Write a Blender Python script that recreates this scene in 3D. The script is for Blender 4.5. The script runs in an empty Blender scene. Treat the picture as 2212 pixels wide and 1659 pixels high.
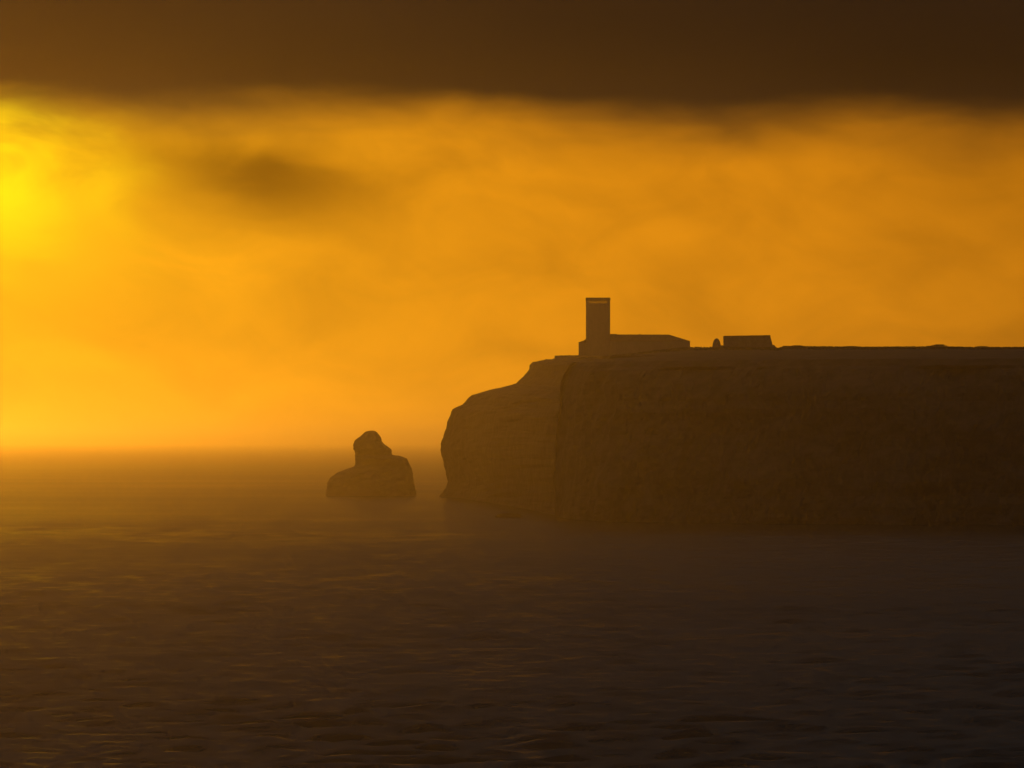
import bpy, bmesh, math, random
import numpy as np
from mathutils import Vector, noise as mnoise

random.seed(7)
rng = np.random.default_rng(11)
R = math.radians
scene = bpy.context.scene
C = scene.collection

# ------------------------------------------------------------------ camera
W0, H0 = 2212.0, 1659.0            # pixel frame used for the measurements
K = 9.95e-5                        # radians per measured pixel
HORIZON = 953.0                    # row of the level direction
CAM_Z = 27.9                       # eye height above the sea, metres
hfov = 2 * math.atan(W0 / 2 * K)
pitch = math.atan((HORIZON - H0 / 2) * K)
cam_d = bpy.data.cameras.new('camera')
cam_d.sensor_width = 36.0
cam_d.lens = 18.0 / math.tan(hfov / 2)
cam_d.clip_start = 1.0
cam_d.clip_end = 150000.0
cam = bpy.data.objects.new('camera', cam_d)
cam.location = (0, 0, CAM_Z)
cam.rotation_euler = (R(90) + pitch, 0, 0)
C.objects.link(cam)
scene.camera = cam

def at(px, py, D):
    """measured pixel + distance along y -> world point"""
    u = (px - W0 / 2) * K
    v = (H0 / 2 - py) * K
    dy = math.cos(pitch) - v * math.sin(pitch)
    dz = math.sin(pitch) + v * math.cos(pitch)
    return Vector((u / dy * D, D, CAM_Z + dz / dy * D))

# ------------------------------------------------------------------ world, sun, exposure
SUN_AZ, SUN_EL = -9.0, 1.2         # degrees, left of the view axis / above the horizon
world = bpy.data.worlds.new('World')
scene.world = world
world.use_nodes = True
nt = world.node_tree
nt.nodes.clear()

class G:
    """tiny shader-math builder"""
    def __init__(self, nt): self.nt = nt
    def put(self, sock, v):
        if isinstance(v, bpy.types.NodeSocket): self.nt.links.new(v, sock)
        else: sock.default_value = v
    def m(self, op, a, b=0.0, c=0.0, clamp=False):
        n = self.nt.nodes.new('ShaderNodeMath'); n.operation = op; n.use_clamp = clamp
        for i, v in enumerate((a, b, c)): self.put(n.inputs[i], v)
        return n.outputs[0]
    def smooth(self, x, lo, hi):
        n = self.nt.nodes.new('ShaderNodeMapRange'); n.interpolation_type = 'SMOOTHSTEP'
        self.put(n.inputs[0], x); self.put(n.inputs[1], lo); self.put(n.inputs[2], hi)
        return n.outputs[0]
    def lin(self, x, lo, hi, a, b):
        n = self.nt.nodes.new('ShaderNodeMapRange')
        for i, v in enumerate((x, lo, hi, a, b)): self.put(n.inputs[i], v)
        return n.outputs[0]
    def vec(self, x, y, z):
        n = self.nt.nodes.new('ShaderNodeCombineXYZ')
        for i, v in enumerate((x, y, z)): self.put(n.inputs[i], v)
        return n.outputs[0]
    def noise(self, v, scale, detail=4, rough=0.55, dist=0.0):
        n = self.nt.nodes.new('ShaderNodeTexNoise')
        self.put(n.inputs['Vector'], v); n.inputs['Scale'].default_value = scale
        n.inputs['Detail'].default_value = detail; n.inputs['Roughness'].default_value = rough
        n.inputs['Distortion'].default_value = dist
        return n.outputs['Fac']
    def mix(self, f, a, b, mode='MIX'):
        n = self.nt.nodes.new('ShaderNodeMix'); n.data_type = 'RGBA'; n.blend_type = mode
        self.put(n.inputs[0], f); self.put(n.inputs[6], a); self.put(n.inputs[7], b)
        return n.outputs[2]
    def scale(self, col, f):
        n = self.nt.nodes.new('ShaderNodeVectorMath'); n.operation = 'SCALE'
        self.put(n.inputs[0], col); self.put(n.inputs['Scale'], f)
        return n.outputs[0]
    def add(self, a, b):
        n = self.nt.nodes.new('ShaderNodeVectorMath'); n.operation = 'ADD'
        self.put(n.inputs[0], a); self.put(n.inputs[1], b)
        return n.outputs[0]

g = G(nt)
tc = nt.nodes.new('ShaderNodeTexCoord')
sep = nt.nodes.new('ShaderNodeSeparateXYZ')
nt.links.new(tc.outputs['Generated'], sep.inputs[0])
X, Y, Z = sep.outputs
el = g.m('MULTIPLY', g.m('ARCSINE', Z), 57.2958)
az = g.m('MULTIPLY', g.m('ARCTAN2', X, Y), 57.2958)
x57, y57, z57 = (g.m('MULTIPLY', s, 57.2958) for s in (X, Y, Z))
# angle from the veiled sun
GA, GE = R(-6.25), R(3.05)
gd = (math.sin(GA) * math.cos(GE), math.cos(GA) * math.cos(GE), math.sin(GE))
dot = g.m('ADD', g.m('ADD', g.m('MULTIPLY', X, gd[0]), g.m('MULTIPLY', Y, gd[1])), g.m('MULTIPLY', Z, gd[2]))
ang = g.m('MULTIPLY', g.m('ARCCOSINE', g.m('MINIMUM', dot, 0.9999999)), 57.2958)
# slanting rain streaks in the gap, running down to the right
ca, sa = math.cos(R(-33)), math.sin(R(-33))
along = g.m('ADD', g.m('MULTIPLY', x57, ca), g.m('MULTIPLY', z57, sa))
across = g.m('SUBTRACT', g.m('MULTIPLY', z57, ca), g.m('MULTIPLY', x57, sa))
sv = g.vec(g.m('MULTIPLY', along, 0.30), g.m('MULTIPLY', across, 1.0), g.m('MULTIPLY', y57, 0.3))
n_streak = g.noise(sv, 0.62, 5, 0.55, 0.8)
n_streak2 = g.noise(sv, 2.0, 4, 0.55, 0.5)
hv = g.vec(g.m('MULTIPLY', x57, 0.32), g.m('MULTIPLY', z57, 1.0), g.m('MULTIPLY', y57, 0.32))
n_bank = g.noise(hv, 0.9, 2.5, 0.45, 0.3)
n_soft = g.noise(hv, 1.9, 3, 0.5, 0.4)
mv = g.vec(g.m('MULTIPLY', x57, 0.55), z57, g.m('MULTIPLY', y57, 0.55))
n_mott = g.noise(mv, 1.15, 4, 0.5, 0.6)
# open gap under the cloud deck
fall = g.m('ADD', g.m('MULTIPLY', g.m('EXPONENT', g.m('MULTIPLY', g.m('POWER', g.m('DIVIDE', ang, 22.5), 1.6), -1.0)), 0.80), 0.02)
tex = g.m('ADD', 0.45, g.m('ADD', g.m('MULTIPLY', n_mott, 0.72), g.m('ADD', g.m('MULTIPLY', n_streak, 0.30), g.m('MULTIPLY', n_streak2, 0.12))))
fall = g.m('MULTIPLY', g.m('MULTIPLY', fall, tex), g.m('ADD', 1.0, g.m('MULTIPLY', g.m('EXPONENT', g.m('MULTIPLY', g.m('MAXIMUM', el, 0.0), -1.1)), 0.45)))
# the dark shred of cloud low in the gap
wob = g.m('ADD', g.m('MULTIPLY', g.m('SUBTRACT', n_soft, 0.5), 0.5), g.m('MULTIPLY', g.m('SUBTRACT', n_mott, 0.5), 0.5))
dx = g.m('DIVIDE', g.m('ADD', az, 3.15), 1.45)
dz = g.m('DIVIDE', g.m('ADD', g.m('SUBTRACT', el, 3.22), g.m('ADD', g.m('MULTIPLY', g.m('ADD', az, 3.25), 0.16), wob)), 0.46)
shred = g.m('EXPONENT', g.m('MULTIPLY', g.m('ADD', g.m('MULTIPLY', dx, dx), g.m('MULTIPLY', dz, dz)), -1.0))
fall = g.m('MULTIPLY', fall, g.m('SUBTRACT', 1.0, g.m('MULTIPLY', shred, 0.72)))
dx2 = g.m('DIVIDE', g.m('SUBTRACT', az, 6.0), 1.5)
dz2 = g.m('DIVIDE', g.m('ADD', g.m('SUBTRACT', el, 3.1), g.m('MULTIPLY', wob, 0.8)), 0.7)
shred2 = g.m('EXPONENT', g.m('MULTIPLY', g.m('ADD', g.m('MULTIPLY', dx2, dx2), g.m('MULTIPLY', dz2, dz2)), -1.0))
fall = g.m('MULTIPLY', fall, g.m('SUBTRACT', 1.0, g.m('MULTIPLY', shred2, 0.16)))
warm = g.m('EXPONENT', g.m('MULTIPLY', ang, -1 / 3.5))
gap = g.scale(g.mix(warm, (1.0, 0.335, 0.006, 1), (1.0, 0.50, 0.006, 1)), fall)
# brightest patch where the sun sits behind thin cloud
ang_n = g.m('ADD', ang, g.m('MULTIPLY', g.m('SUBTRACT', n_bank, 0.5), 1.6))
cdx = g.m('DIVIDE', g.m('ADD', az, g.m('ADD', 6.45, g.m('MULTIPLY', g.m('SUBTRACT', n_streak, 0.5), 3.0))), 1.25)
cdz = g.m('DIVIDE', g.m('SUBTRACT', el, g.m('ADD', 3.1, g.m('MULTIPLY', g.m('SUBTRACT', n_mott, 0.5), 3.0))), 0.95)
core = g.m('EXPONENT', g.m('MULTIPLY', g.m('ADD', g.m('MULTIPLY', cdx, cdx), g.m('MULTIPLY', cdz, cdz)), -1.0))
core = g.m('MULTIPLY', core, g.lin(n_mott, 0.30, 0.62, 0.45, 1.1))
gap = g.add(gap, g.scale((0.50, 0.52, 0.0), core))
# Nishita twilight behind it all
sky = nt.nodes.new('ShaderNodeTexSky')
sky.sky_type = 'NISHITA'; sky.sun_disc = False
sky.sun_elevation = R(SUN_EL); sky.sun_rotation = R(SUN_AZ)
sky.air_density = 2.0; sky.dust_density = 6.0; sky.ozone_density = 1.0
gap = g.add(gap, g.scale(g.mix(1.0, sky.outputs[0], (1.0, 0.42, 0.05, 1), 'MULTIPLY'), 0.01))
# heavy cloud deck
edge = g.m('ADD', el, g.m('ADD', g.m('MULTIPLY', g.m('SUBTRACT', n_bank, 0.5), 0.75), g.m('MULTIPLY', g.m('SUBTRACT', n_soft, 0.5), 0.5)))
deck = g.smooth(g.m('ADD', edge, g.m('MULTIPLY', X, 1.3)), 3.32, 4.40)
near_sun = g.m('EXPONENT', g.m('MULTIPLY', ang, -1 / 14.0))
rise = g.m('EXPONENT', g.m('MULTIPLY', g.m('MAXIMUM', g.m('SUBTRACT', el, 4.0), 0.0), -1 / 0.8))
lum = g.m('ADD', g.m('MULTIPLY', near_sun, g.m('ADD', 0.007, g.m('MULTIPLY', rise, 0.050))), g.lin(el, 5.0, 16.0, 0.010, 0.055))
lum = g.m('MULTIPLY', lum, g.m('ADD', 0.75, g.m('MULTIPLY', n_bank, 0.5)))
dcol = g.mix(g.lin(el, 4.6, 11.0, 0.0, 1.0), (1.0, 0.42, 0.12, 1), (0.74, 0.78, 0.80, 1))
deckc = g.scale(dcol, lum)
skyc = g.mix(deck, gap, deckc)
skyc = g.mix(g.smooth(el, -1.5, -0.2), (0.02, 0.014, 0.009, 1), skyc)
bg = nt.nodes.new('ShaderNodeBackground')
nt.links.new(skyc, bg.inputs['Color'])
bg.inputs['Strength'].default_value = 1.0
wo = nt.nodes.new('ShaderNodeOutputWorld')
nt.links.new(bg.outputs[0], wo.inputs['Surface'])
world.cycles.sampling_method = 'MANUAL'
world.cycles.sample_map_resolution = 2048

sun_d = bpy.data.lights.new('sun', 'SUN')
sun_d.energy = 0.265               # dusk: the sun is veiled by the cloud deck
sun_d.angle = R(3.5)
sun_d.color = (1.0, 0.36, 0.012)
sun = bpy.data.objects.new('sun', sun_d)
sdir = Vector((math.sin(R(SUN_AZ)) * math.cos(R(SUN_EL)), math.cos(R(SUN_AZ)) * math.cos(R(SUN_EL)), math.sin(R(SUN_EL))))
sun.rotation_euler = sdir.to_track_quat('Z', 'Y').to_euler()
sun.location = sdir * 3000
C.objects.link(sun)

vs = scene.view_settings
scene.display_settings.display_device = 'sRGB'
vs.view_transform = 'Standard'; vs.look = 'None'; vs.exposure = 0.0; vs.gamma = 1.0
vs.use_curve_mapping = False
scene.render.engine = 'CYCLES'
cy = scene.cycles
cy.use_denoising = True
cy.use_adaptive_sampling = False
cy.max_bounces = 8; cy.diffuse_bounces = 2; cy.glossy_bounces = 3; cy.transmission_bounces = 8
cy.volume_bounces = 1
cy.sample_clamp_indirect = 4.0
HAZE_DENSITY = 0.00011
HAZE_G = 0.885

# ------------------------------------------------------------------ helpers
def mat(name, build):
    m = bpy.data.materials.new(name); m.use_nodes = True
    t = m.node_tree; t.nodes.clear()
    out = t.nodes.new('ShaderNodeOutputMaterial')
    build(G(t), t, out)
    return m

def bsdf(t, out, **kw):
    n = t.nodes.new('ShaderNodeBsdfPrincipled')
    for k, v in kw.items():
        s = n.inputs[k.replace('_', ' ')]
        if isinstance(v, bpy.types.NodeSocket): t.links.new(v, s)
        else: s.default_value = v
    t.links.new(n.outputs[0], out.inputs['Surface'])
    return n

def bump(t, h, strength, dist):
    n = t.nodes.new('ShaderNodeBump')
    n.inputs['Strength'].default_value = strength; n.inputs['Distance'].default_value = dist
    t.links.new(h, n.inputs['Height'])
    return n.outputs[0]

def objco(t, kind='Object'):
    return t.nodes.new('ShaderNodeTexCoord').outputs[kind]

def mesh_obj(name, verts, faces, material, parent=None, smooth=False, **props):
    me = bpy.data.meshes.new(name)
    me.from_pydata([tuple(v) for v in verts], [], [tuple(f) for f in faces])
    me.update()
    bm = bmesh.new(); bm.from_mesh(me)
    bmesh.ops.recalc_face_normals(bm, faces=bm.faces)
    bm.to_mesh(me); bm.free()
    if smooth:
        for p in me.polygons: p.use_smooth = True
    me.materials.append(material)
    o = bpy.data.objects.new(name, me); C.objects.link(o)
    if parent is not None: o.parent = parent
    for k, v in props.items(): o[k] = v
    return o

def empty(name, loc, **props):
    o = bpy.data.objects.new(name, None); o.location = loc; C.objects.link(o)
    for k, v in props.items(): o[k] = v
    return o

def interp(pts, x):
    return float(np.interp(x, [p[0] for p in pts], [p[1] for p in pts]))

def fr(p, f, oct=4):
    return mnoise.fractal(Vector(p) * f, 0.9, 2.1, oct, noise_basis='PERLIN_ORIGINAL')

# ------------------------------------------------------------------ materials
def rock_build(base1, base2):
    def b(g, t, out):
        co = objco(t)
        mp = t.nodes.new('ShaderNodeMapping'); mp.inputs['Scale'].default_value = (0.5, 0.5, 0.8)
        t.links.new(co, mp.inputs['Vector'])
        strata = g.noise(mp.outputs[0], 0.22, 6, 0.6, 0.4)
        grit = g.noise(co, 0.35, 8, 0.62)
        f = g.m('ADD', g.m('MULTIPLY', strata, 0.7), g.m('MULTIPLY', grit, 0.3))
        col = g.mix(g.smooth(f, 0.36, 0.64), base1, base2)
        bsdf(t, out, Base_Color=col, Roughness=0.92, Specular_IOR_Level=0.2,
             Normal=bump(t, f, 0.4, 1.2))
    return b
M_ROCK = mat('limestone_rock', rock_build((0.085, 0.062, 0.042, 1), (0.14, 0.105, 0.075, 1)))
M_STACK = mat('dark_limestone_rock', rock_build((0.10, 0.075, 0.05, 1), (0.16, 0.12, 0.085, 1)))

M_WET = mat('wet_dark_rock', rock_build((0.02, 0.016, 0.012, 1), (0.04, 0.032, 0.025, 1)))

def plaster(c1, c2):
    def b(g, t, out):
        co = objco(t)
        f = g.noise(co, 0.7, 6, 0.6)
        mp = t.nodes.new('ShaderNodeMapping'); mp.inputs['Scale'].default_value = (1.5, 1.5, 0.18)
        t.links.new(co, mp.inputs['Vector'])
        runs = g.noise(mp.outputs[0], 1.0, 4, 0.6)
        f = g.m('ADD', g.m('MULTIPLY', f, 0.5), g.m('MULTIPLY', runs, 0.5))
        bsdf(t, out, Base_Color=g.mix(g.smooth(f, 0.35, 0.65), c1, c2), Roughness=0.9,
             Normal=bump(t, f, 0.3, 0.05))
    return b
M_WALL = mat('weathered_plaster', plaster((0.26, 0.22, 0.17, 1), (0.32, 0.27, 0.215, 1)))
M_TRIM = mat('dark_stone_trim', plaster((0.12, 0.095, 0.07, 1), (0.20, 0.16, 0.12, 1)))
M_ROOF = mat('old_roof_tile', plaster((0.11, 0.065, 0.04, 1), (0.19, 0.11, 0.07, 1)))
M_BLOCK = mat('rough_masonry', plaster((0.16, 0.13, 0.095, 1), (0.26, 0.21, 0.16, 1)))
M_GLASS = mat('tinted_glass', lambda g, t, out: bsdf(t, out, Base_Color=(0.52, 0.50, 0.46, 1), Roughness=0.2,
              Transmission_Weight=1.0, IOR=1.45))
M_METAL = mat('grey_metal', lambda g, t, out: bsdf(t, out, Base_Color=(0.18, 0.17, 0.16, 1), Roughness=0.6, Metallic=0.7))
def leafb(g, t, out):
    f = g.noise(objco(t), 1.3, 3, 0.5)
    bsdf(t, out, Base_Color=g.mix(f, (0.030, 0.036, 0.014, 1), (0.085, 0.085, 0.035, 1)), Roughness=0.8)
M_LEAF = mat('scrub_leaf', leafb)
M_TWIG = mat('twig_bark', plaster((0.05, 0.035, 0.025, 1), (0.09, 0.07, 0.05, 1)))

def seab(g, t, out):
    co = objco(t)
    mp = t.nodes.new('ShaderNodeMapping'); mp.inputs['Scale'].default_value = (0.55, 1.0, 1.0)
    t.links.new(co, mp.inputs['Vector'])
    a = g.noise(mp.outputs[0], 0.45, 5, 0.6, 0.3)
    b = g.noise(mp.outputs[0], 0.045, 4, 0.55, 0.4)
    h = g.m('ADD', g.m('MULTIPLY', a, 0.6), g.m('MULTIPLY', b, 2.5))
    rough = g.lin(g.noise(mp.outputs[0], 0.006, 3, 0.5, 0.5), 0.3, 0.7, 0.17, 0.27)
    nrm = bump(t, h, 0.42, 0.6)
    p = bsdf(t, out, Base_Color=(0.010, 0.012, 0.012, 1), Roughness=rough, IOR=1.333, Normal=nrm)
    # steep little facets hide part of the mirror at grazing angles: dark water body shows through
    d = t.nodes.new('ShaderNodeBsdfDiffuse'); d.inputs['Color'].default_value = (0.018, 0.036, 0.046, 1)
    mx = t.nodes.new('ShaderNodeMixShader'); mx.inputs[0].default_value = 0.42
    t.links.new(p.outputs[0], mx.inputs[1]); t.links.new(d.outputs[0], mx.inputs[2])
    t.links.new(mx.outputs[0], out.inputs['Surface'])
M_SEA = mat('sea_water', seab)

# ------------------------------------------------------------------ sea: one sheet out to the horizon
def build_sea():
    y_near = list(np.linspace(-600, 230, 9))
    ys = [260.0]
    while ys[-1] < 5200: ys.append(ys[-1] * 1.0022)
    while ys[-1] < 40000: ys.append(ys[-1] * 1.08)
    ys = np.array(y_near + ys)
    uc = np.linspace(-0.165, 0.165, 133)
    uo = 0.165 * np.power(24.0, np.linspace(0, 1, 15))[1:]
    us = np.concatenate([-uo[::-1], uc, uo])
    U, YY = np.meshgrid(us, ys)
    XX = U * np.maximum(YY, 260.0)
    step = np.maximum(np.gradient(ys), 0.3)[:, None] * np.ones_like(U)
    lat = np.maximum(np.gradient(us)[None, :] * np.maximum(YY, 260), 0.3)
    ZZ = np.zeros_like(XX)
    for i in range(70):
        lam = 1.7 * (6.0 ** (i / 69.0))
        lam *= rng.uniform(0.92, 1.08)
        th = rng.normal(0.12, 0.45)
        k = 2 * math.pi / lam
        amp = 0.0110 * lam ** 0.85 * rng.uniform(0.6, 1.3)
        fade = np.clip((lam / (2.6 * step) - 0.6), 0, 1) * np.clip(lam / (2.6 * lat * max(abs(math.sin(th)), 0.08)) - 0.6, 0, 1)
        ph = k * (XX * math.sin(th) + YY * math.cos(th)) + rng.uniform(0, 6.28)
        s = np.sin(ph)
        ZZ += amp * fade * (s + 0.25 * np.cos(2 * ph))
    # slow gusts make groups of higher and lower waves
    gust = 1 + 0.22 * np.sin(XX * 0.021 + YY * 0.006 + 1.0) * np.sin(YY * 0.013 - XX * 0.004) + 0.15 * np.sin(XX * .05 + 2) * np.sin(YY * .031)
    ZZ *= gust
    nr, nc = XX.shape
    co = np.stack([XX, YY, ZZ], -1).reshape(-1, 3)
    idx = np.arange(nr * nc).reshape(nr, nc)
    q = np.stack([idx[:-1, :-1], idx[:-1, 1:], idx[1:, 1:], idx[1:, :-1]], -1).reshape(-1, 4)
    me = bpy.data.meshes.new('sea')
    me.vertices.add(len(co)); me.vertices.foreach_set('co', co.ravel())
    me.loops.add(q.size); me.loops.foreach_set('vertex_index', q.ravel().astype(np.int32))
    me.polygons.add(len(q))
    me.polygons.foreach_set('loop_start', np.arange(0, q.size, 4, dtype=np.int32))
    me.polygons.foreach_set('use_smooth', np.ones(len(q), bool))
    me.update(calc_edges=True)
    me.materials.append(M_SEA)
    o = bpy.data.objects.new('sea', me); C.objects.link(o)
    o['kind'] = 'structure'
    o['label'] = 'dark rippled sea reaching out to the glowing horizon'
build_sea()

# ------------------------------------------------------------------ far headland (tip with the tower)
def loft(rows):
    n = len(rows[0]); v = [p for r in rows for p in r]; f = []
    for i in range(len(rows) - 1):
        for j in range(n - 1):
            a = i * n + j
            f.append((a, a + 1, a + n + 1, a + n))
    return v, f

D_A = 2330.0
prof_A = [(925, 1092), (943, 1079), (955, 1066), (963, 1052), (967, 1040), (961, 1012), (955, 990), (950, 971), (954, 951), (961, 930),
          (966, 918), (969, 902), (975, 889), (979, 883), (999, 872), (1010, 860), (1019, 852), (1040, 846), (1070, 838),
          (1090, 834), (1114, 827), (1131, 812), (1142, 797), (1144, 786), (1151, 780), (1174, 776), (1178, 774), (1182, 777), (1197, 772),
          (1199, 766.5), (1219, 766.0), (1221, 768), (1252, 768)]
def densify(pts, step):
    out = [pts[0]]
    for a, b in zip(pts, pts[1:]):
        n = max(1, int(math.hypot(b[0] - a[0], b[1] - a[1]) / step))
        for i in range(1, n + 1):
            out.append((a[0] + (b[0] - a[0]) * i / n, a[1] + (b[1] - a[1]) * i / n))
    return out
TOP_A = at(1252, 768, D_A).z
def cap_z(D): return min(TOP_A, CAM_Z + (HORIZON - 770) * K * D)
def build_headland():
    prof = densify(prof_A, 6)
    S = [0.0] + [0.0006 * 1.17 ** i for i in range(47)]
    S = [s for s in S if s < 0.97] + [1.0]
    Sg = np.array(S)
    near_D = [(925, 2330), (945, 2325), (1000, 2235), (1100, 1985), (1190, 1740), (1290, 1735), (2700, 1900)]
    far_D = [(925, 2330), (945, 2345), (1000, 2420), (1300, 2520), (2700, 2700)]
    x0 = at(prof[0][0], prof[0][1], D_A).x
    cols_near, cols_far = [], []
    for (px, py) in prof:
        p0 = at(px, py, D_A)
        near, far = [], []
        for s in S:
            pxs = px + (2700 - px) * s
            # distance of the near and far faces; face leans back with height
            base_px = 925 + (2700 - 925) * s
            lean = (p0.x - x0) * 0.35
            w = min(1.0, (s / 0.05)) ** 0.5
            dn = D_A + (interp(near_D, 0.4 * base_px + 0.6 * pxs) - 2330) * w + lean * w * 0.35
            df = D_A + (interp(far_D, base_px) - 2330) * w - lean * w * 0.3 + 8 * w
            for lst, d in ((near, dn), (far, df)):
                z = min(p0.z * min(1.0, cap_z(d) / TOP_A), max(0.0, CAM_Z + (HORIZON - py) * K * d) if p0.z > CAM_Z else 1e9)
                xx = (pxs - W0 / 2) * K * (D_A + (d - D_A) * min(1, s / 0.1))
                q = Vector((xx, d, z))
                a = 0.35 + 3.2 * min(1, s / 0.06)
                ledge = mnoise.noise(Vector((xx * 0.01, 3.1, z * 0.22)))
                n1 = fr(q, 0.045); n2 = fr(q + Vector((40, 7, 3)), 0.05)
                lim = min(1.0, max(0.0, (z + 4) / 6))
                q += Vector((n2 * 0.35 * a + 0.55 * fr(q, 0.33, 4), (n1 * a + ledge * a * 0.8) * (1 if lst is near else -1), fr(q, 0.2, 3) * 0.25)) * (0.4 + 0.6 * lim)
                lst.append(q)
        cols_near.append(near); cols_far.append(far)
    # cap rows between near and far top edges
    cap = []
    for c in range(1, 24):
        t = c / 24
        row = []
        for a, b in zip(cols_near[-1], cols_far[-1]):
            q = a.lerp(b, t)
            q.z = max(q.z, min(cap_z(q.y), TOP_A)) + fr(q, 0.05) * 0.35 * math.sin(t * math.pi)
            row.append(q)
        cap.append(row)
    rows = cols_near + cap + cols_far[::-1]
    v, f = loft(rows)
    mesh_obj('headland', v, f, M_ROCK, smooth=False, kind='structure',
             label='hazy rocky headland stepping down to the sea below the tower')
build_headland()

# ------------------------------------------------------------------ near cliff with the sloping plateau behind
D_B = 1715.0
prof_B = [(1188, 1140), (1196, 1128), (1199, 1110), (1200, 1060), (1199, 1010), (1202, 960), (1206, 900), (1208, 860), (1213, 825), (1219, 803), (1226, 790), (1236, 783)]
crest = [(1150, 778), (1236, 776), (1300, 769), (1360, 764), (1420, 756), (1470, 750.5), (1490, 749.3), (1542, 749.3), (1560, 748.5), (1669, 750), (1678, 752.5), (1686, 750.0),
         (1694, 747.6), (1760, 748.2), (1830, 749.0), (1870, 749.6), (1960, 748.6), (2010, 748.8), (2060, 749.0), (2120, 750.2), (2212, 749.8), (2500, 750), (3600, 752)]
D_CREST = 2000.0
def plateau_z(px, D):
    """ground height behind the near cliff edge: up to the crest and gently down again"""
    zc = at(px, interp(crest, px), D_CREST).z
    ze = at(px, interp([(1188, 783), (1236, 783), (1300, 779), (1600, 776), (2212, 773), (3600, 772)], px), edge_D(px)).z
    De = edge_D(px)
    if D <= D_CREST:
        t = max(0, min(1, (D - De) / (D_CREST - De)))
        return ze + (zc - ze) * (t ** 0.85)
    return zc - (D - D_CREST) * 0.012
near_B = [(1188, 1715), (1205, 1690), (1240, 1650), (1300, 1618), (1400, 1600), (1600, 1575), (1900, 1560), (2212, 1535), (2700, 1500), (3600, 1470)]
def edge_D(px): return interp(near_B, px) + 14
def build_cliff():
    prof = densify(prof_B, 7)
    n = len(prof)
    S = [0.0] + [0.0006 * 1.14 ** i for i in range(20)]
    s = S[-1]
    while s < 1.0:
        s += 0.0028 if s < 0.52 else 0.02; S.append(min(s, 1.0))
    PXE = 3600
    rows = [[] for _ in prof]
    for s in S:
        bpx = 1188 + (PXE - 1188) * s
        ztop = plateau_z(max(bpx, 1236), edge_D(max(bpx, 1236)))
        ztip = at(*prof[-1], D_B).z
        for i, (px, py) in enumerate(prof):
            pxs = px + (PXE - px) * s
            p0 = at(px, py, D_B)
            f = max(0.0, (p0.z + 3) / (ztip + 3))
            z = p0.z + (ztop - ztip) * f * min(1, s / 0.03)
            w = min(1.0, s / 0.012) ** 0.7
            d = D_B + (interp(near_B, bpx) - D_B) * w + (14 * f + 8 * max(0, f - 0.85) / 0.15) * w
            q = Vector(((pxs - W0 / 2) * K * (D_B + (d - D_B) * min(1, s / 0.05)), d, z))
            a = 0.9 + 4.2 * min(1, s / 0.03)
            top = 1.0 if f < 0.96 else 0.3
            gully = fr((q.x * 1.0, 11.0, q.z * 0.12), 0.035, 5)
            ledge = mnoise.noise(Vector((q.x * 0.006, 9.1, q.z * 0.25)))
            q += Vector(((0.3 * a + 1.0) * fr(q + Vector((9, 2, 5)), 0.06), a * (0.9 * fr(q, 0.05) + 2.2 * gully + 0.35 * ledge) * top, 0.2 * fr(q, 0.2, 3)))
            rows[i].append(q)
    # plateau rows
    T = [0.01, 0.03, 0.06, 0.1, 0.16, 0.24, 0.34, 0.46, 0.58, 0.68, 0.76, 0.82, 0.87, 0.91, 0.94, 0.96, 0.975, 0.985, 0.993, 1.0, 1.007, 1.015, 1.03, 1.06, 1.12, 1.25, 1.5]
    for t in T:
        row = []
        for j, s in enumerate(S):
            e = rows[n - 1][j]
            pxs = 1236 + (PXE - 1236) * s
            De = edge_D(pxs)
            back = 1.0 if s > 0.02 else (0.35 + 0.65 * s / 0.02)
            D = e.y + (De + (D_CREST - De) * t * back - De) 
            px_here = pxs + (6 if s < 0.02 else 6) * min(1, t) * (1 - min(1, s / 0.1))
            x = e.x / e.y * D if t < 0.05 else (px_here - W0 / 2) * K * D
            z = plateau_z(pxs, De + (D - e.y))
            b = min(1, t / 0.06)
            z = e.z * (1 - b) + z * b
            q = Vector((x, D, z))
            q.z += 0.16 * fr(q, 0.10, 4) * (0.3 + 0.7 * min(1, t)) 
            row.append(q)
        rows.append(row)
    back = [Vector((p.x, p.y + 30, -6)) for p in rows[-1]]
    rows.append(back)
    v, f = loft(rows)
    mesh_obj('cliff', v, f, M_ROCK, kind='structure',
             label='dark near sea cliff with a long level plateau on top')
build_cliff()

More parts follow.
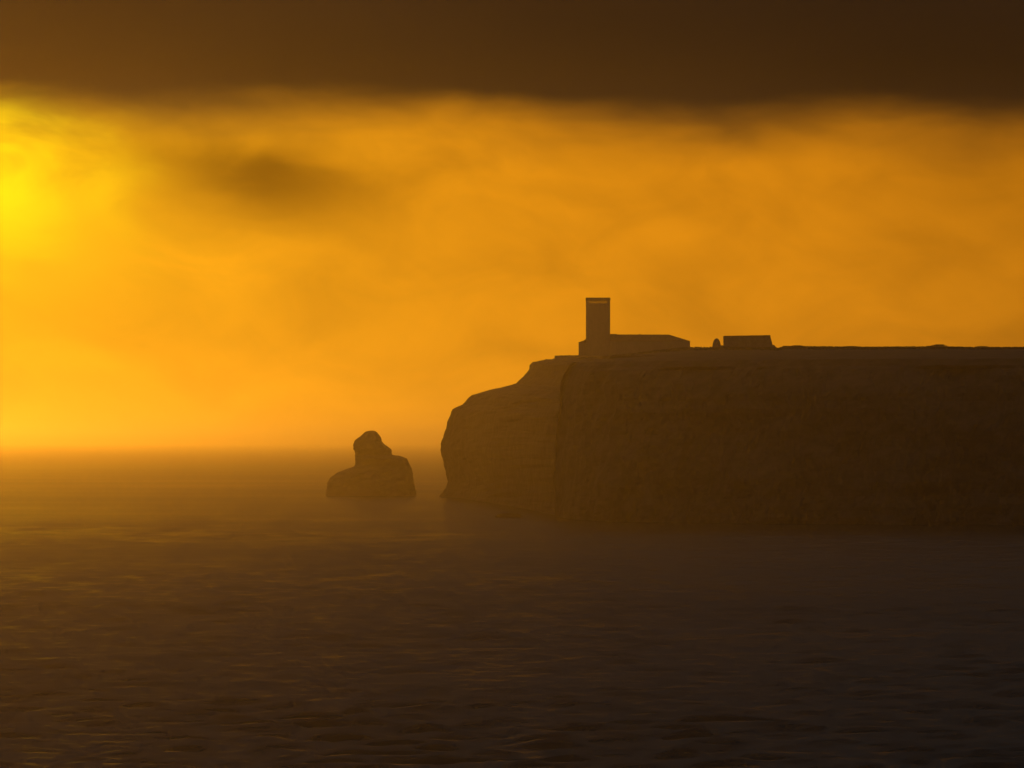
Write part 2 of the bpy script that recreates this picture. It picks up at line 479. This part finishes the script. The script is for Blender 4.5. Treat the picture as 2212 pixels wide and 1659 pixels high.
# ------------------------------------------------------------------ sea stack
def build_stack():
    D = 2385.0
    left = [(690, 1090), (698, 1080), (703, 1068), (704, 1055), (707, 1043), (714, 1032), (727, 1022), (745, 1014.5), (764, 1007), (767, 1003), (767, 985), (766, 978), (762, 970),
            (764, 962), (768, 951), (773, 947.3), (779, 943), (783, 938.5), (786.5, 934), (789, 932), (794, 930.8), (797, 930.3)]
    right = [(906, 1090), (900, 1078), (898, 1062), (895, 1045), (890, 1024), (884, 1003), (880, 991), (873, 988), (862, 984.5), (847, 983.0), (845, 976), (843.5, 970), (838, 965),
             (830, 960), (824, 953), (821, 944), (818, 938), (814, 934), (809, 931.2), (806, 930.3)]
    pys = sorted(set([p[1] for p in left] + [p[1] for p in right] + list(np.arange(932, 1090, 3.0))), reverse=True)
    L = sorted([(p[1], p[0]) for p in left]); Rr = sorted([(p[1], p[0]) for p in right])
    rows = []; N = 44
    for py in pys:
        l = interp(L, py); r = interp(Rr, py)
        a = at(l, py, D); b = at(r, py, D)
        cx = (a.x + b.x) / 2; hw = (b.x - a.x) / 2; z = a.z
        hd = max(hw * 0.8, 0.2) if hw < 8 else hw * 0.72 + 0.6
        row = []
        for j in range(N):
            th = 2 * math.pi * j / N
            c, s = math.cos(th), math.sin(th)
            e = 0.8
            x = cx + hw * math.copysign(abs(c) ** e, c)
            y = D + hd * math.copysign(abs(s) ** e, s) + 3.0 * math.sin(z * 0.12)
            q = Vector((x, y, z))
            nz = fr(q, 0.09, 4)
            q += Vector((0.5 * nz + 0.55 * fr(q, 0.32, 4), 1.8 * nz * s, 0.3 * fr(q, 0.2, 2)))
            row.append(q)
        row.append(row[0].copy())
        rows.append(row)
    v, f = loft(rows)
    n = N + 1
    base = (len(rows) - 1) * n
    f.append(tuple(base + j for j in range(N)))
    o = mesh_obj('sea_stack', v, f, M_STACK, label='lone sea stack with a rounded knob, standing off the headland tip', category='rock')
    bm = bmesh.new(); bm.from_mesh(o.data); bmesh.ops.remove_doubles(bm, verts=bm.verts, dist=0.001)
    bmesh.ops.recalc_face_normals(bm, faces=bm.faces); bm.to_mesh(o.data); bm.free()
build_stack()

def boulder(name, centre, rx, ry, rz, seed, m, **props):
    bm = bmesh.new()
    bmesh.ops.create_icosphere(bm, subdivisions=3, radius=1.0)
    for v in bm.verts:
        p = v.co.copy()
        k = 1 + 0.35 * fr(p + Vector((seed, seed * 2, 0)), 1.1, 4)
        v.co = Vector((p.x * rx * k, p.y * ry * k, p.z * rz * k))
    me = bpy.data.meshes.new(name); bm.to_mesh(me); bm.free(); me.materials.append(m)
    o = bpy.data.objects.new(name, me); o.location = centre; C.objects.link(o)
    for k, v in props.items(): o[k] = v
    return o
p = at(1100, 1118, 1700); D = CAM_Z / ((1118 - HORIZON) * K)
p = at(1100, 1118, D)
boulder('low_rock', (p.x, D, 0.1), 5.6, 7.0, 1.5, 3.0, M_WET, label='low dark rock awash in the sea in front of the headland', category='rock')

# ------------------------------------------------------------------ buildings
def box(x0, x1, y0, y1, z0, z1, taper=(0, 0, 0, 0)):
    """taper: how far the top edge moves (x0, x1, y0, y1)"""
    a, b, c, d = taper
    v = [(x0, y0, z0), (x1, y0, z0), (x1, y1, z0), (x0, y1, z0),
         (x0 + a, y0 + c, z1), (x1 + b, y0 + c, z1), (x1 + b, y1 + d, z1), (x0 + a, y1 + d, z1)]
    f = [(0, 3, 2, 1), (4, 5, 6, 7), (0, 1, 5, 4), (1, 2, 6, 5), (2, 3, 7, 6), (3, 0, 4, 7)]
    return v, f
def join(*parts):
    V, F = [], []
    for v, f in parts:
        o = len(V); V += v; F += [tuple(i + o for i in q) for q in f]
    return V, F
def part(name, vf, m, parent, **props):
    o = mesh_obj(name, vf[0], vf[1], m, parent, **props)
    bm = bmesh.new(); bm.from_mesh(o.data)
    bmesh.ops.bevel(bm, geom=[e for e in bm.edges if len(e.link_faces) == 2 and e.calc_face_angle(0) > 0.5],
                    offset=0.05, segments=1, affect='EDGES', clamp_overlap=True)
    bm.to_mesh(o.data); bm.free()
    return o

def tower_building():
    D = 2290.0
    base = at(1291.5, 768, D)
    root = empty('tower_building', base, label='long low building with a tall square tower on the headland', category='building')
    s = K * D
    def lx(px): return (px - 1291.5) * s
    def lz(py): return (768 - py) * s
    G0 = -1.5
    tw0, tw1 = lx(1266), lx(1317.5)
    dep = (tw1 - tw0)
    ty0, ty1 = -dep * 0.5, dep * 0.5
    zt = lz(643.5)
    win0, win1 = lz(656), lz(649.5)
    inset = 0.55
    t = 0.9
    # shaft: hollow lookout storey at the top, framed by corner piers
    shaft = join(box(tw0, tw1, ty0, ty1, G0, win0))
    tower = part('tower', shaft, M_WALL, root)
    for cx0, cx1 in ((tw0, tw0 + 1.45), (tw1 - 1.45, tw1)):
        for cy0, cy1 in ((ty0, ty0 + 1.45), (ty1 - 1.45, ty1)):
            part('corner_pier', box(cx0, cx1, cy0, cy1, win0 - 0.02, win1 + 0.02), M_WALL, tower)
    part('roof_slab', box(tw0 - 0.12, tw1 + 0.12, ty0 - 0.12, ty1 + 0.12, win1, zt), M_TRIM, tower)
    for yy in (ty0 + 0.5, ty1 - 0.5):
        part('window_pane', box(tw0 + 1.4, tw1 - 1.4, yy - 0.03, yy + 0.03, win0 + 0.01, win1 - 0.01), M_GLASS, tower)
    # raised border that leaves a sunk panel in the tower face
    pz0, pz1 = lz(735), lz(661)
    for nm, b in (('panel_border', box(tw0 + 0.25, tw0 + 2.3, ty0 - 0.25, ty0 + 0.05, pz0, pz1)),
                  ('panel_border', box(tw1 - 2.3, tw1 - 0.25, ty0 - 0.25, ty0 + 0.05, pz0, pz1)),
                  ('panel_border', box(tw0 + 0.25, tw1 - 0.25, ty0 - 0.253, ty0 + 0.05, pz1 + 0.004, pz1 + 1.0))):
        part(nm, b, M_WALL, tower)
    # lean-to on the seaward side
    ax0, ax1 = lx(1250), lx(1266.5)
    annex = part('annex', box(ax0, ax1, -4.2, 4.2, G0, lz(739.5)), M_WALL, root)
    v = [(ax0 - 0.2, -4.5, lz(739.8)), (ax0 - 0.2, 4.5, lz(739.8)), (lx(1260), 4.5, lz(736.2)), (lx(1260), -4.5, lz(736.2)),
         (ax1 + 0.3, -4.5, lz(730.5)), (ax1 + 0.3, 4.5, lz(730.5)), (ax1 + 0.3, -4.5, lz(740.2)), (ax1 + 0.3, 4.5, lz(740.2)), (ax0 - 0.2, -4.5, lz(740.6)), (ax0 - 0.2, 4.5, lz(740.6))]
    f = [(0, 1, 2, 3), (3, 2, 5, 4), (4, 5, 7, 6), (6, 7, 9, 8), (8, 9, 1, 0), (0, 3, 4, 6, 8), (1, 9, 7, 5, 2)]
    part('annex_roof', (v, f), M_ROOF, annex)
    # long nave
    nx0, nx1 = lx(1317.8), lx(1489.5)
    ny0, ny1 = -6.5, 6.5
    eav = lz(737.5)
    wall = part('wall', box(nx0, nx1, ny0, ny1, -4.0, eav), M_WALL, root)
    # roof: level ridge that slopes down over the far end
    rz = lz(722.6)
    yr = 2.6
    v = [(nx0, ny0 - 0.3, eav), (nx1 + 0.25, ny0 - 0.3, eav), (nx1 + 0.25, ny1 + 0.3, eav), (nx0, ny1 + 0.3, eav),
         (nx0, -yr, rz), (lx(1445), -yr, lz(722.9)), (lx(1445), yr, lz(722.9)), (nx0, yr, rz),
         (lx(1480), -yr - 2, lz(734.6)), (lx(1480), yr + 2, lz(734.6))]
    f = [(0, 1, 8, 5, 4), (2, 3, 7, 6, 9), (4, 5, 6, 7), (5, 8, 9, 6), (8, 1, 2, 9), (0, 4, 7, 3), (3, 2, 1, 0)]
    roof = part('roof', (v, f), M_ROOF, root)
    v, f = box(lx(1319), lx(1332), -1.2, 1.2, rz - 0.3, lz(721.4))
    part('ridge_cap', (v, f), M_ROOF, roof)
    part('ridge_cap', box(lx(1380), lx(1384), -0.8, 0.8, rz - 0.3, lz(721.7)), M_ROOF, roof)
    # yard wall of the building towards the land
    return root
tower_building()

def blockhouse():
    D = 2012.0
    base = at(1615, 750, D)
    s = K * D
    lx = lambda px: (px - 1615) * s
    lz = lambda py: (750 - py) * s
    root = empty('blockhouse', base, label='flat-roofed trapezoid block with a battered right end on the plateau', category='building')
    w = part('wall', box(lx(1563.5), lx(1672), -5, 5, -2.5, lz(727.3), (0.0, -(1672 - 1663) * s, 0.5, -0.5)), M_BLOCK, root)
    v = [(lx(1563.0), -5.0, lz(727.5)), (lx(1663.2), -5.0, lz(727.5)), (lx(1663.2), 5.0, lz(727.5)), (lx(1563.0), 5.0, lz(727.5)),
         (lx(1563.0), -5.0, lz(725.9)), (lx(1662.6), -5.0, lz(724.4)), (lx(1662.6), 5.0, lz(724.4)), (lx(1563.0), 5.0, lz(725.9))]
    part('roof', (v, box(0, 1, 0, 1, 0, 1)[1]), M_TRIM, root)
    # earth-filled buttress that flares out at the foot
    pts = [(1668.0, 746), (1671, 745), (1673.5, 748.5), (1677, 751.5), (1683, 753.5), (1683, 760), (1666, 760)]
    n = len(pts)
    v = [(lx(a), -4.6, lz(b)) for a, b in pts] + [(lx(a), 4.6, lz(b)) for a, b in pts]
    f = [tuple(range(n)), tuple(range(2 * n - 1, n - 1, -1))] + [(i, (i + 1) % n, (i + 1) % n + n, i + n) for i in range(n)]
    part('buttress', (v, f), M_BLOCK, root)
    part('side_wall', box(lx(1553), lx(1563.4), -3, 3, -2, lz(746.3)), M_BLOCK, root)
blockhouse()

def round_hut():
    D = 2006.0
    base = at(1548, 750, D)
    s = K * D
    root = empty('round_hut', base, label='small round-topped hut just left of the trapezoid block', category='hut')
    # dome of revolution with a through opening
    prof = [(1.95, -1.0), (1.9, 0.0), (1.75, 1.2), (1.55, 2.0), (1.25, 2.8), (0.85, 3.4), (0.4, 3.75), (0.0, 3.82)]
    N = 24; rows = []
    for r_, z in prof:
        rows.append([Vector((r_ * math.cos(2 * math.pi * j / N), r_ * math.sin(2 * math.pi * j / N), z)) for j in range(N + 1)])
    v, f = loft(rows)
    keep = []
    for q in f:
        c = sum((v[i] for i in q), Vector()) / 4
        if abs(c.x - 0.25) < 0.42 and 1.2 < c.z < 2.0: continue
        keep.append(q)
    shell = mesh_obj('dome', v, keep, M_BLOCK, root)
    so = shell.modifiers.new('thick', 'SOLIDIFY'); so.thickness = 0.25
    for yy in (-1.72, 1.72):
        part('opening_pane', box(-0.3, 0.75, yy - 0.02, yy + 0.02, 1.1, 2.1), M_GLASS, root)
round_hut()

# ------------------------------------------------------------------ shrubs and scrub on the skyline
def leaf_cloud(n, rx, ry, rz, size, seed):
    r = random.Random(seed); V, F = [], []
    for _ in range(n):
        th = r.uniform(0, 6.283); u = r.random() ** 0.5
        z = r.random() ** 0.8
        k = math.sqrt(max(0.0, 1 - z * z * 0.85)) * (0.75 + 0.4 * r.random())
        c = Vector((math.cos(th) * u * rx * k, math.sin(th) * u * ry * k, z * rz * (0.8 + 0.35 * r.random())))
        a = Vector((r.gauss(0, 1), r.gauss(0, 1), r.gauss(0, 1))).normalized() * size * r.uniform(0.6, 1.3)
        b = a.orthogonal().normalized() * size * r.uniform(0.3, 0.6)
        o = len(V); V += [c - a, c + b, c + a, c - b]; F.append((o, o + 1, o + 2, o + 3))
    return V, F
def shrub(px, D, w, h, seed, label):
    z = plateau_z(px, D)
    root = empty('shrub', ((px - W0 / 2) * K * D, D, z - 0.1), label=label, category='shrub', group='low shrubs along the plateau skyline')
    v, f = leaf_cloud(int(260 + 60 * w), w / 2, w / 2.6, h, 0.22, seed)
    mesh_obj('crown', v, f, M_LEAF, root)
    stems = []
    for i in range(3):
        a = 6.28 * i / 3 + seed; ex, ey = math.cos(a) * w * 0.18, math.sin(a) * w * 0.18
        N = 5; vs_ = []
        for t_, rad in ((0, 0.07), (1, 0.03)):
            for j in range(N):
                b = 6.283 * j / N
                vs_.append((ex * t_ + rad * math.cos(b), ey * t_ + rad * math.sin(b), -0.2 + (h * 0.7 + 0.2) * t_))
        stems.append((vs_, [(j, (j + 1) % N, (j + 1) % N + N, j + N) for j in range(N)] + [tuple(range(N, 2 * N))]))
    v, f = join(*stems)
    mesh_obj('trunk', v, f, M_TWIG, root)
for a in [(2029, 2000, 8.5, 1.0, 1, 'wide flat-topped shrub, tallest along the right skyline'),
          (2008, 2002, 4.0, 0.4, 2, 'low shrub touching the left side of the tallest skyline shrub'),
          (2122, 1999, 7.5, 0.5, 3, 'low mounded shrub right of the tallest skyline shrub'),
          (1838, 2003, 9.5, 0.42, 5, 'spreading shrub halfway between the trapezoid block and the tallest shrub'),
          (1722, 2002, 7.5, 0.45, 7, 'flat shrub on the skyline, first to the right of the block')]:
    shrub(*a)

def scrub():
    r = random.Random(5); V, F = [], []
    for _ in range(9000):
        D = r.uniform(1820, 2030)
        px = r.uniform(1250, 2420)
        if 1485 < px < 1692 and D > 1980: continue
        c = Vector(((px - W0 / 2) * K * D, D, plateau_z(px, D) - 0.05))
        clump = 0.5 + 0.5 * mnoise.noise(Vector((c.x * 0.07, c.y * 0.05, 0)))
        h = r.uniform(0.12, 0.30) + 0.55 * max(0, clump - 0.45) * r.random()
        if px < 1500: h *= 0.6
        for k in range(3):
            a = r.uniform(0, 6.28); w = r.uniform(0.12, 0.4)
            d = Vector((math.cos(a) * w, math.sin(a) * w, 0)); lean = Vector((r.gauss(0, .15), r.gauss(0, .15), h))
            o = len(V); V += [c - d, c + d, c + d * 0.4 + lean, c - d * 0.5 + lean * 0.85]; F.append((o, o + 1, o + 2, o + 3))
    mesh_obj('scrub', V, F, M_LEAF, kind='stuff', label='low dry scrub covering the cliff-top plateau')
scrub()

# ------------------------------------------------------------------ sea haze: one closed box of even density
def hazeb(g, t, out):
    n = t.nodes.new('ShaderNodeVolumePrincipled')
    n.inputs['Color'].default_value = (0.95, 0.92, 0.88, 1)
    n.inputs['Density'].default_value = HAZE_DENSITY
    n.inputs['Anisotropy'].default_value = HAZE_G
    t.links.new(n.outputs[0], out.inputs['Volume'])
M_HAZE = mat('sea_haze', hazeb)
v, f = box(-170000, 170000, -800, 41000, -8, 94)
mesh_obj('haze', v, f, M_HAZE, kind='stuff', label='salty evening haze hanging over the sea')
